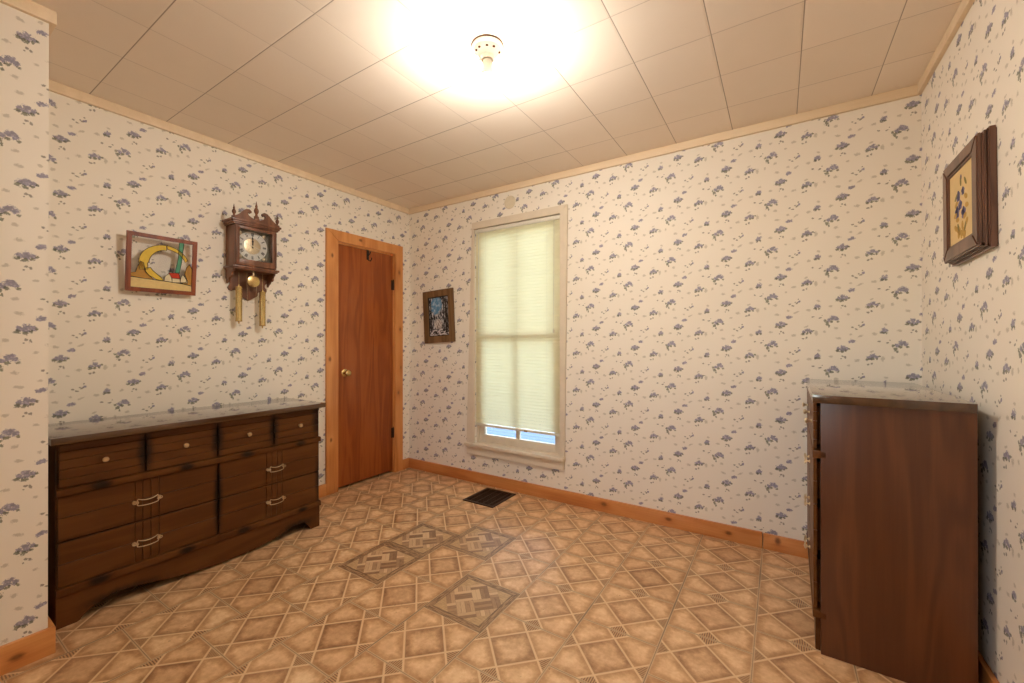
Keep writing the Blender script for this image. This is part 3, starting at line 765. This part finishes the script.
# scalloped back board below the case
half = [(0, -.205), (.018, -.196), (.034, -.184), (.052, -.176), (.060, -.164), (.058, -.150), (.068, -.140), (.086, -.142), (.098, -.150), (.112, -.146), (.120, -.128), (.112, -.116), (.104, -.104), (.106, -.088), (.118, -.080), (.130, -.074), (.130, -.010)]
pp = half + [(-a, b) for a, b in half[::-1]][:-1]
bm = nb(); prism(bm, pp, 0, .001, .014, .0015); mesh('back_board', bm, 'clock_wood', ck)
for s in (-1, 1):
    bm = nb(); prof = [(.014, -.018), (.104, -.018), (.102, -.032), (.088, -.036), (.080, -.048), (.084, -.060), (.072, -.070), (.052, -.070), (.042, -.084), (.026, -.090), (.014, -.105)]
    prism(bm, prof, 1, s * .124 - .006, s * .124 + .006, .001); mesh('bracket', bm, 'clock_wood', ck)
pn_x = .082
bm = nb(); bx(bm, pn_x - .001, pn_x + .001, -.004, .004, -.075, .01, .0003); rod = mesh('pendulum_rod', bm, 'old_brass', ck)
bm = nb(); lathe(bm, [(0, -.004), (.034, -.004), (.038, -.001), (.037, .003), (.028, .006), (0, .007)], (pn_x, 0, -.083), 0, 40); mesh('pendulum_bob', bm, 'brass', rod)
for y, zt_, zb in ((-.078, -.122, -.348), (.066, -.140, -.372)):
    bm = nb(); lathe(bm, [(0, zb - .014), (.004, zb - .012), (.005, zb), (.018, zb + .001), (.0195, zb + .004), (.0185, zb + .008), (.0185, zt_ - .010), (.0195, zt_ - .006), (.018, zt_ - .002), (.006, zt_), (.004, zt_ + .012), (0, zt_ + .013)], (.062, y, 0), 2, 28)
    w_ = mesh('weight', bm, 'brass', ck)
    bm = nb(); n = 26
    for i in range(n):
        zz = zt_ + .012 + (-.010 - zt_ - .012) * (i + .5) / n; a = (i % 2) * PI / 2; hh = .0030
        ring = [(.062 + .0016 * math.cos(t) * math.cos(a), y + .0016 * math.cos(t) * math.sin(a), zz + hh * math.sin(t)) for t in [2 * PI * k / 8 for k in range(8)]]
        tube(bm, ring, .0006, 5, closed=True)
    mesh('chain', bm, 'chain_gold', w_)
for y in (-.030, .030):
    bm = nb(); tube(bm, [(.062, y, -.012), (.062, y, -.10), (.058, y * .8, -.225)], .0009, 5); mesh('chain', bm, 'chain_gold', ck)

# ------------------------------------------------------------------ stained-glass panel (leans out at the top)
sg = empty('stained_glass_panel', 'brown framed stained glass panel of an amber arch over a white house with red roof', 'stained glass', (.028, -1.893, 1.458), (0, math.radians(5.0), 0))
fw, fh, ft = .158, .316, .018
bm = nb()
def frame_bm(bm, a0, a1, b0, b1, wd, d0, d1, ax=0, bev=.002):
    for pg in ([(a0, b0), (a0 + wd, b0 + wd), (a0 + wd, b1 - wd), (a0, b1)], [(a1, b1), (a1 - wd, b1 - wd), (a1 - wd, b0 + wd), (a1, b0)],
               [(a0, b1), (a0 + wd, b1 - wd), (a1 - wd, b1 - wd), (a1, b1)], [(a0, b0), (a1, b0), (a1 - wd, b0 + wd), (a0 + wd, b0 + wd)]):
        prism(bm, pg, ax, d0, d1, bev)
frame_bm(bm, -fw, fw, 0, fh, .021, 0, ft, bev=.003); mesh('frame', bm, 'sienna_frame', sg)
bm = nb(); bx(bm, .006, .008, -fw + .019, fw - .019, .019, fh - .019); mesh('clear_glass', bm, 'clear_glass', sg, smooth=False)
# pieces laid out in fractions of the glazed opening
oy0, oy1, oz0, oz1 = -fw + .021, fw - .021, .021, fh - .021
def F(p): return (oy0 + (oy1 - oy0) * p[0], oz0 + (oz1 - oz0) * p[1])
lead = nb()
def piece(name, pts, mat, label=None):
    q_ = [F(p) for p in pts]; bm = nb(); prism(bm, q_, 0, .0082, .0115)
    o = mesh(name, bm, mat, sg, smooth=False)
    tube(lead, [(.0118, a, b) for a, b in q_], .0016, 6, closed=True)
    if label: o['label'] = label
def arc(cx, cy, rx, ry, a0, a1, n): return [(cx + rx * math.cos(math.radians(a0 + (a1 - a0) * i / n)), cy + ry * math.sin(math.radians(a0 + (a1 - a0) * i / n))) for i in range(n + 1)]
piece('sand_band', [(0, 0), (1, 0), (1, .12), (.85, .15), (.6, .17), (.3, .185), (0, .20)], 'sand_glass')
piece('crescent', arc(.53, .50, .42, .40, 88, 180, 12) + [(.13, .36), (.26, .38), (.25, .50)] + arc(.55, .50, .28, .30, 175, 90, 9), 'amber_glass')
piece('crescent', arc(.53, .50, .42, .40, 87, 22, 8) + arc(.55, .50, .34, .325, 18, 88, 8), 'amber_glass')
piece('arch_foot', [(.22, .40), (.30, .42), (.34, .36), (.48, .24), (.52, .18), (.40, .19), (.28, .26), (.22, .32)], 'amber_glass')
piece('rock', [(0, .21), (0, .28), (.07, .30), (.10, .42), (.14, .52), (.19, .50), (.215, .34), (.29, .25), (.37, .185), (.20, .19)], 'ochre_glass')
piece('rock', [(.78, .17), (.90, .19), (.91, .26), (.87, .36), (.90, .50), (.95, .58), (1, .48), (1, .13)], 'ochre_glass')
piece('green_strip', [(.70, .36), (.78, .36), (.81, .60), (.84, 1.0), (.76, 1.0), (.75, .66)], 'green_glass')
piece('house_wall', [(.52, .18), (.54, .27), (.60, .34), (.65, .26), (.66, .16)], 'cream_glass')
piece('house_wall', [(.66, .16), (.66, .25), (.79, .25), (.80, .17)], 'cream_glass')
piece('roof', [(.60, .35), (.65, .25), (.80, .26), (.765, .37), (.70, .365)], 'red_glass')
piece('bush', [(.80, .17), (.80, .25), (.82, .33), (.86, .33), (.90, .26), (.93, .22), (.93, .17)], 'cream_glass')
mesh('lead_came', lead, 'lead', sg)
bm = nb(); lathe(bm, [(0, -.026), (.003, -.026), (.003, .004), (0, .004)], (0, 0, fh - .012), 0, 10); mesh('hanging_pin', bm, 'black_iron', sg)

# ------------------------------------------------------------------ snowy picture on the back wall
sp_ = empty('framed_picture', 'small upright snowy tree picture in a flat brown frame, between door and window', 'picture', (.399, 0, 1.178), (0, math.radians(-3.0), 0))
bm = nb(); frame_bm(bm, -.180, .180, 0, .472, .060, -.022, -.002, 1, .003); mesh('frame', bm, 'olive_frame', sp_)
def snow_mat():
    g = G('snowy_wood_print'); x, y, z = g.sep(g.coord()); v = g.comb(x, z, 0.0)
    n = g.noise(g.comb(x, z * .35, 0.0), 70, 4, .65, .5); nb_ = g.noise(v, 28, 3); sn = g.noise(g.comb(x * .5 + z * .6, z * 1.5 - x * .4, 0.0), 46, 3)
    dd = g.vm('LENGTH', g.vm('MULTIPLY', g.vm('SUBTRACT', v, (-.028, .335, 0)), (1 / .075, 1 / .085, 0)))
    sky = 1.0 - g.ss(dd + (nb_ - .5) * .8, .75, 1.05)
    branches = g.mix(g.ss(n, .44, .60), rgb(24, 26, 34), rgb(206, 206, 208))
    c = g.mix(sky, branches, g.mix(g.ss(nb_, .40, .72), rgb(84, 136, 178), rgb(176, 202, 222)))
    d2 = g.vm('LENGTH', g.vm('MULTIPLY', g.vm('SUBTRACT', v, (-.012, .165, 0)), (1 / .055, 1 / .055, 0)))
    c = g.mix(1.0 - g.ss(d2 + (nb_ - .5) * .9, .7, 1.0), c, g.mix(g.ss(n, .4, .6), rgb(226, 220, 214), rgb(120, 106, 100)))
    ground = 1.0 - g.ss(z, .11, .135)
    c = g.mix(ground, c, g.mix(g.ss(sn, .46, .56), rgb(30, 26, 30), rgb(212, 208, 210)))
    M['snow_print'] = g.done(g.bsdf(c, .55, spec=.3))
snow_mat()
bm = nb()
bx(bm, -.122, .122, -.008, -.004, .058, .414); mesh('print', bm, 'snow_print', sp_, smooth=False)
bm = nb()
frame_bm(bm, -.122, .122, .058, .414, .009, -.014, -.008, 1, .001); mesh('inner_edge', bm, 'mat_black', sp_)
bm = nb()
for x, w, h0, h1 in ((-.094, .007, .10, .40), (.082, .010, .09, .40), (.058, .006, .10, .40), (.100, .006, .09, .40)):
    prism(bm, [(x - w, h0), (x + w, h0), (x + w * .6, h1), (x - w * .6, h1)], 1, -.0088, -.008)
mesh('painted_trunks', bm, 'ink', sp_, smooth=False)

# ------------------------------------------------------------------ floral picture on the right wall
fp = empty('framed_picture', 'flower picture in a deep stepped dark brown frame, above the tall chest', 'picture', (W, -.677, 1.480), (math.radians(-1.5), 0, 0))
bm = nb()
frame_bm(bm, -.181, .181, 0, .390, .024, -.020, 0, 0, .003); frame_bm(bm, -.172, .172, .006, .384, .026, -.031, -.018, 0, .004)
frame_bm(bm, -.169, .169, .011, .379, .046, -.044, -.030, 0, .004); frame_bm(bm, -.127, .127, .053, .337, .012, -.040, -.030, 0, .002)
mesh('frame', bm, 'umber_frame', fp)
bm = nb(); bx(bm, -.036, -.032, -.122, .122, .056, .334); pr_ = mesh('print', bm, 'cream_print', fp, smooth=False)
plain('petal_violet', rgb(128, 118, 160), .6, vary=.2, sc=90); plain('petal_dusk', rgb(86, 82, 124), .6, vary=.2, sc=90); plain('petal_gold', rgb(206, 160, 70), .6, vary=.2, sc=90); plain('print_green', rgb(142, 128, 66), .6, vary=.2, sc=90)
bm = nb()
def pet(y, z, L, w, ang, mi):
    ca, sa = math.cos(ang), math.sin(ang); pts_ = []
    for k in range(12):
        t = 2 * PI * k / 12; a = L * math.cos(t) + L * .8; b = w * math.sin(t)
        pts_.append((y + ca * a - sa * b, z + sa * a + ca * b))
    prism(bm, pts_, 0, -.0366 - .00008 * mi, -.0358, mi=mi)
def pansy(y, z, r, m0, m1):
    r *= .72
    for k in range(5): pet(y, z, r * .62, r * .5, PI / 2 + k * 2 * PI / 5, m0 if k % 2 else m1)
pansy(.028, .232, .026, 0, 1); pansy(-.018, .238, .020, 0, 1); pansy(.040, .176, .030, 0, 1); pansy(-.022, .160, .028, 0, 1); pansy(.010, .195, .024, 1, 0)
for y, z, a in ((.05, .15, 3.3), (-.045, .15, 5.9), (.06, .20, 2.6), (-.055, .205, .6), (.03, .105, 4.6), (-.035, .09, 5.2), (.045, .12, 4.0), (-.01, .13, 4.7), (.066, .130, 3.9), (.02, .115, 4.4), (-.02, .105, 4.9), (-.06, .130, 5.6), (.07, .165, 2.9), (-.065, .175, .3), (0, .1, 4.7)): pet(y, z, .016, .009, a, 2)
for y, z, a in ((.06, .225, 2.5), (-.05, .255, 1.0), (.002, .265, 1.5), (.035, .13, 4.2), (-.045, .12, 5.3)): pet(y, z, .018, .006, a, 3)
pet(.0, .285, .010, .006, 1.6, 1)
mesh('painted_flowers', bm, ['petal_violet', 'petal_dusk', 'petal_gold', 'print_green'], pr_, smooth=False)

# ------------------------------------------------------------------ outside the window
bm = nb(); 
for i in range(26): bx(bm, -6.0, 5.0, .16 + i * .14, .297 + i * .14, -.10, -.06, .003)
struct(mesh('floor_porch', bm, 'deck_paint', smooth=False))
bm = nb(); bx(bm, -30, 30, 3.8, 40, -.5, -.4); bx(bm, -30, 30, -40, RY - T, -.5, -.4); struct(mesh('ground_lawn', bm, 'lawn', smooth=False))
pr = empty('porch_railing', 'white porch railing seen through the gap under the blind', 'railing', (-.1, 1.95, -.06))
for zr in (.07, .84):
    bm = nb(); bx(bm, -1.8, 1.6, -.035, .035, zr, zr + .07, .006); mesh('rail', bm, 'porch_white', pr)
for x in (-1.8, -.55, .75, 1.6):
    bm = nb(); bx(bm, x - .045, x + .045, -.045, .045, 0, 1.0, .006); mesh('post', bm, 'porch_white', pr)
for i in range(24):
    x = -1.7 + i * .14
    bm = nb(); bx(bm, x - .016, x + .016, -.016, .016, .13, .85, .003); mesh('baluster', bm, 'porch_white', pr)

# ------------------------------------------------------------------ sky and sun
wd = bpy.data.worlds.new('sky'); C.world = wd; wd.use_nodes = True
nt = wd.node_tree; nt.nodes.clear()
ow = nt.nodes.new('ShaderNodeOutputWorld'); bg = nt.nodes.new('ShaderNodeBackground')
sk = nt.nodes.new('ShaderNodeTexSky'); sk.sky_type = 'NISHITA'; sk.sun_disc = False; sk.sun_elevation = math.radians(42); sk.sun_rotation = math.radians(200)
mx = nt.nodes.new('ShaderNodeMix'); mx.data_type = 'RGBA'; mx.inputs[0].default_value = .55; mx.inputs[7].default_value = (2.3, 2.25, 2.15, 1)
nt.links.new(sk.outputs[0], mx.inputs[6]); nt.links.new(mx.outputs[2], bg.inputs[0]); bg.inputs[1].default_value = .55
nt.links.new(bg.outputs[0], ow.inputs[0])

# ------------------------------------------------------------------ camera
cx, cy, cz_, yaw, pit, rol, f = 2.9608, -2.8032, 1.1798, -.5712, .0021, -.0004, 417.54
fwd = Vector((math.sin(yaw) * math.cos(pit), math.cos(yaw) * math.cos(pit), math.sin(pit)))
r0 = Vector((math.cos(yaw), -math.sin(yaw), 0)); u0 = r0.cross(fwd)
r1 = r0 * math.cos(rol) + u0 * math.sin(rol); u1 = -r0 * math.sin(rol) + u0 * math.cos(rol)
cam = bpy.data.cameras.new('camera'); cam.sensor_width = 36; cam.sensor_fit = 'HORIZONTAL'; cam.lens = f * 36 / 1024; cam.clip_start = .02
co = bpy.data.objects.new('camera', cam); COL.objects.link(co)
co.matrix_world = Matrix(((r1.x, u1.x, -fwd.x, cx), (r1.y, u1.y, -fwd.y, cy), (r1.z, u1.z, -fwd.z, cz_), (0, 0, 0, 1)))
C.camera = co
C.view_settings.view_transform = 'Standard'; C.view_settings.look = 'None'
C.view_settings.gamma = 1.0; C.view_settings.use_curve_mapping = False; C.view_settings.exposure = 2.0
C.cycles.use_denoising = True; C.cycles.max_bounces = 12; C.cycles.diffuse_bounces = 6; C.cycles.transparent_max_bounces = 12
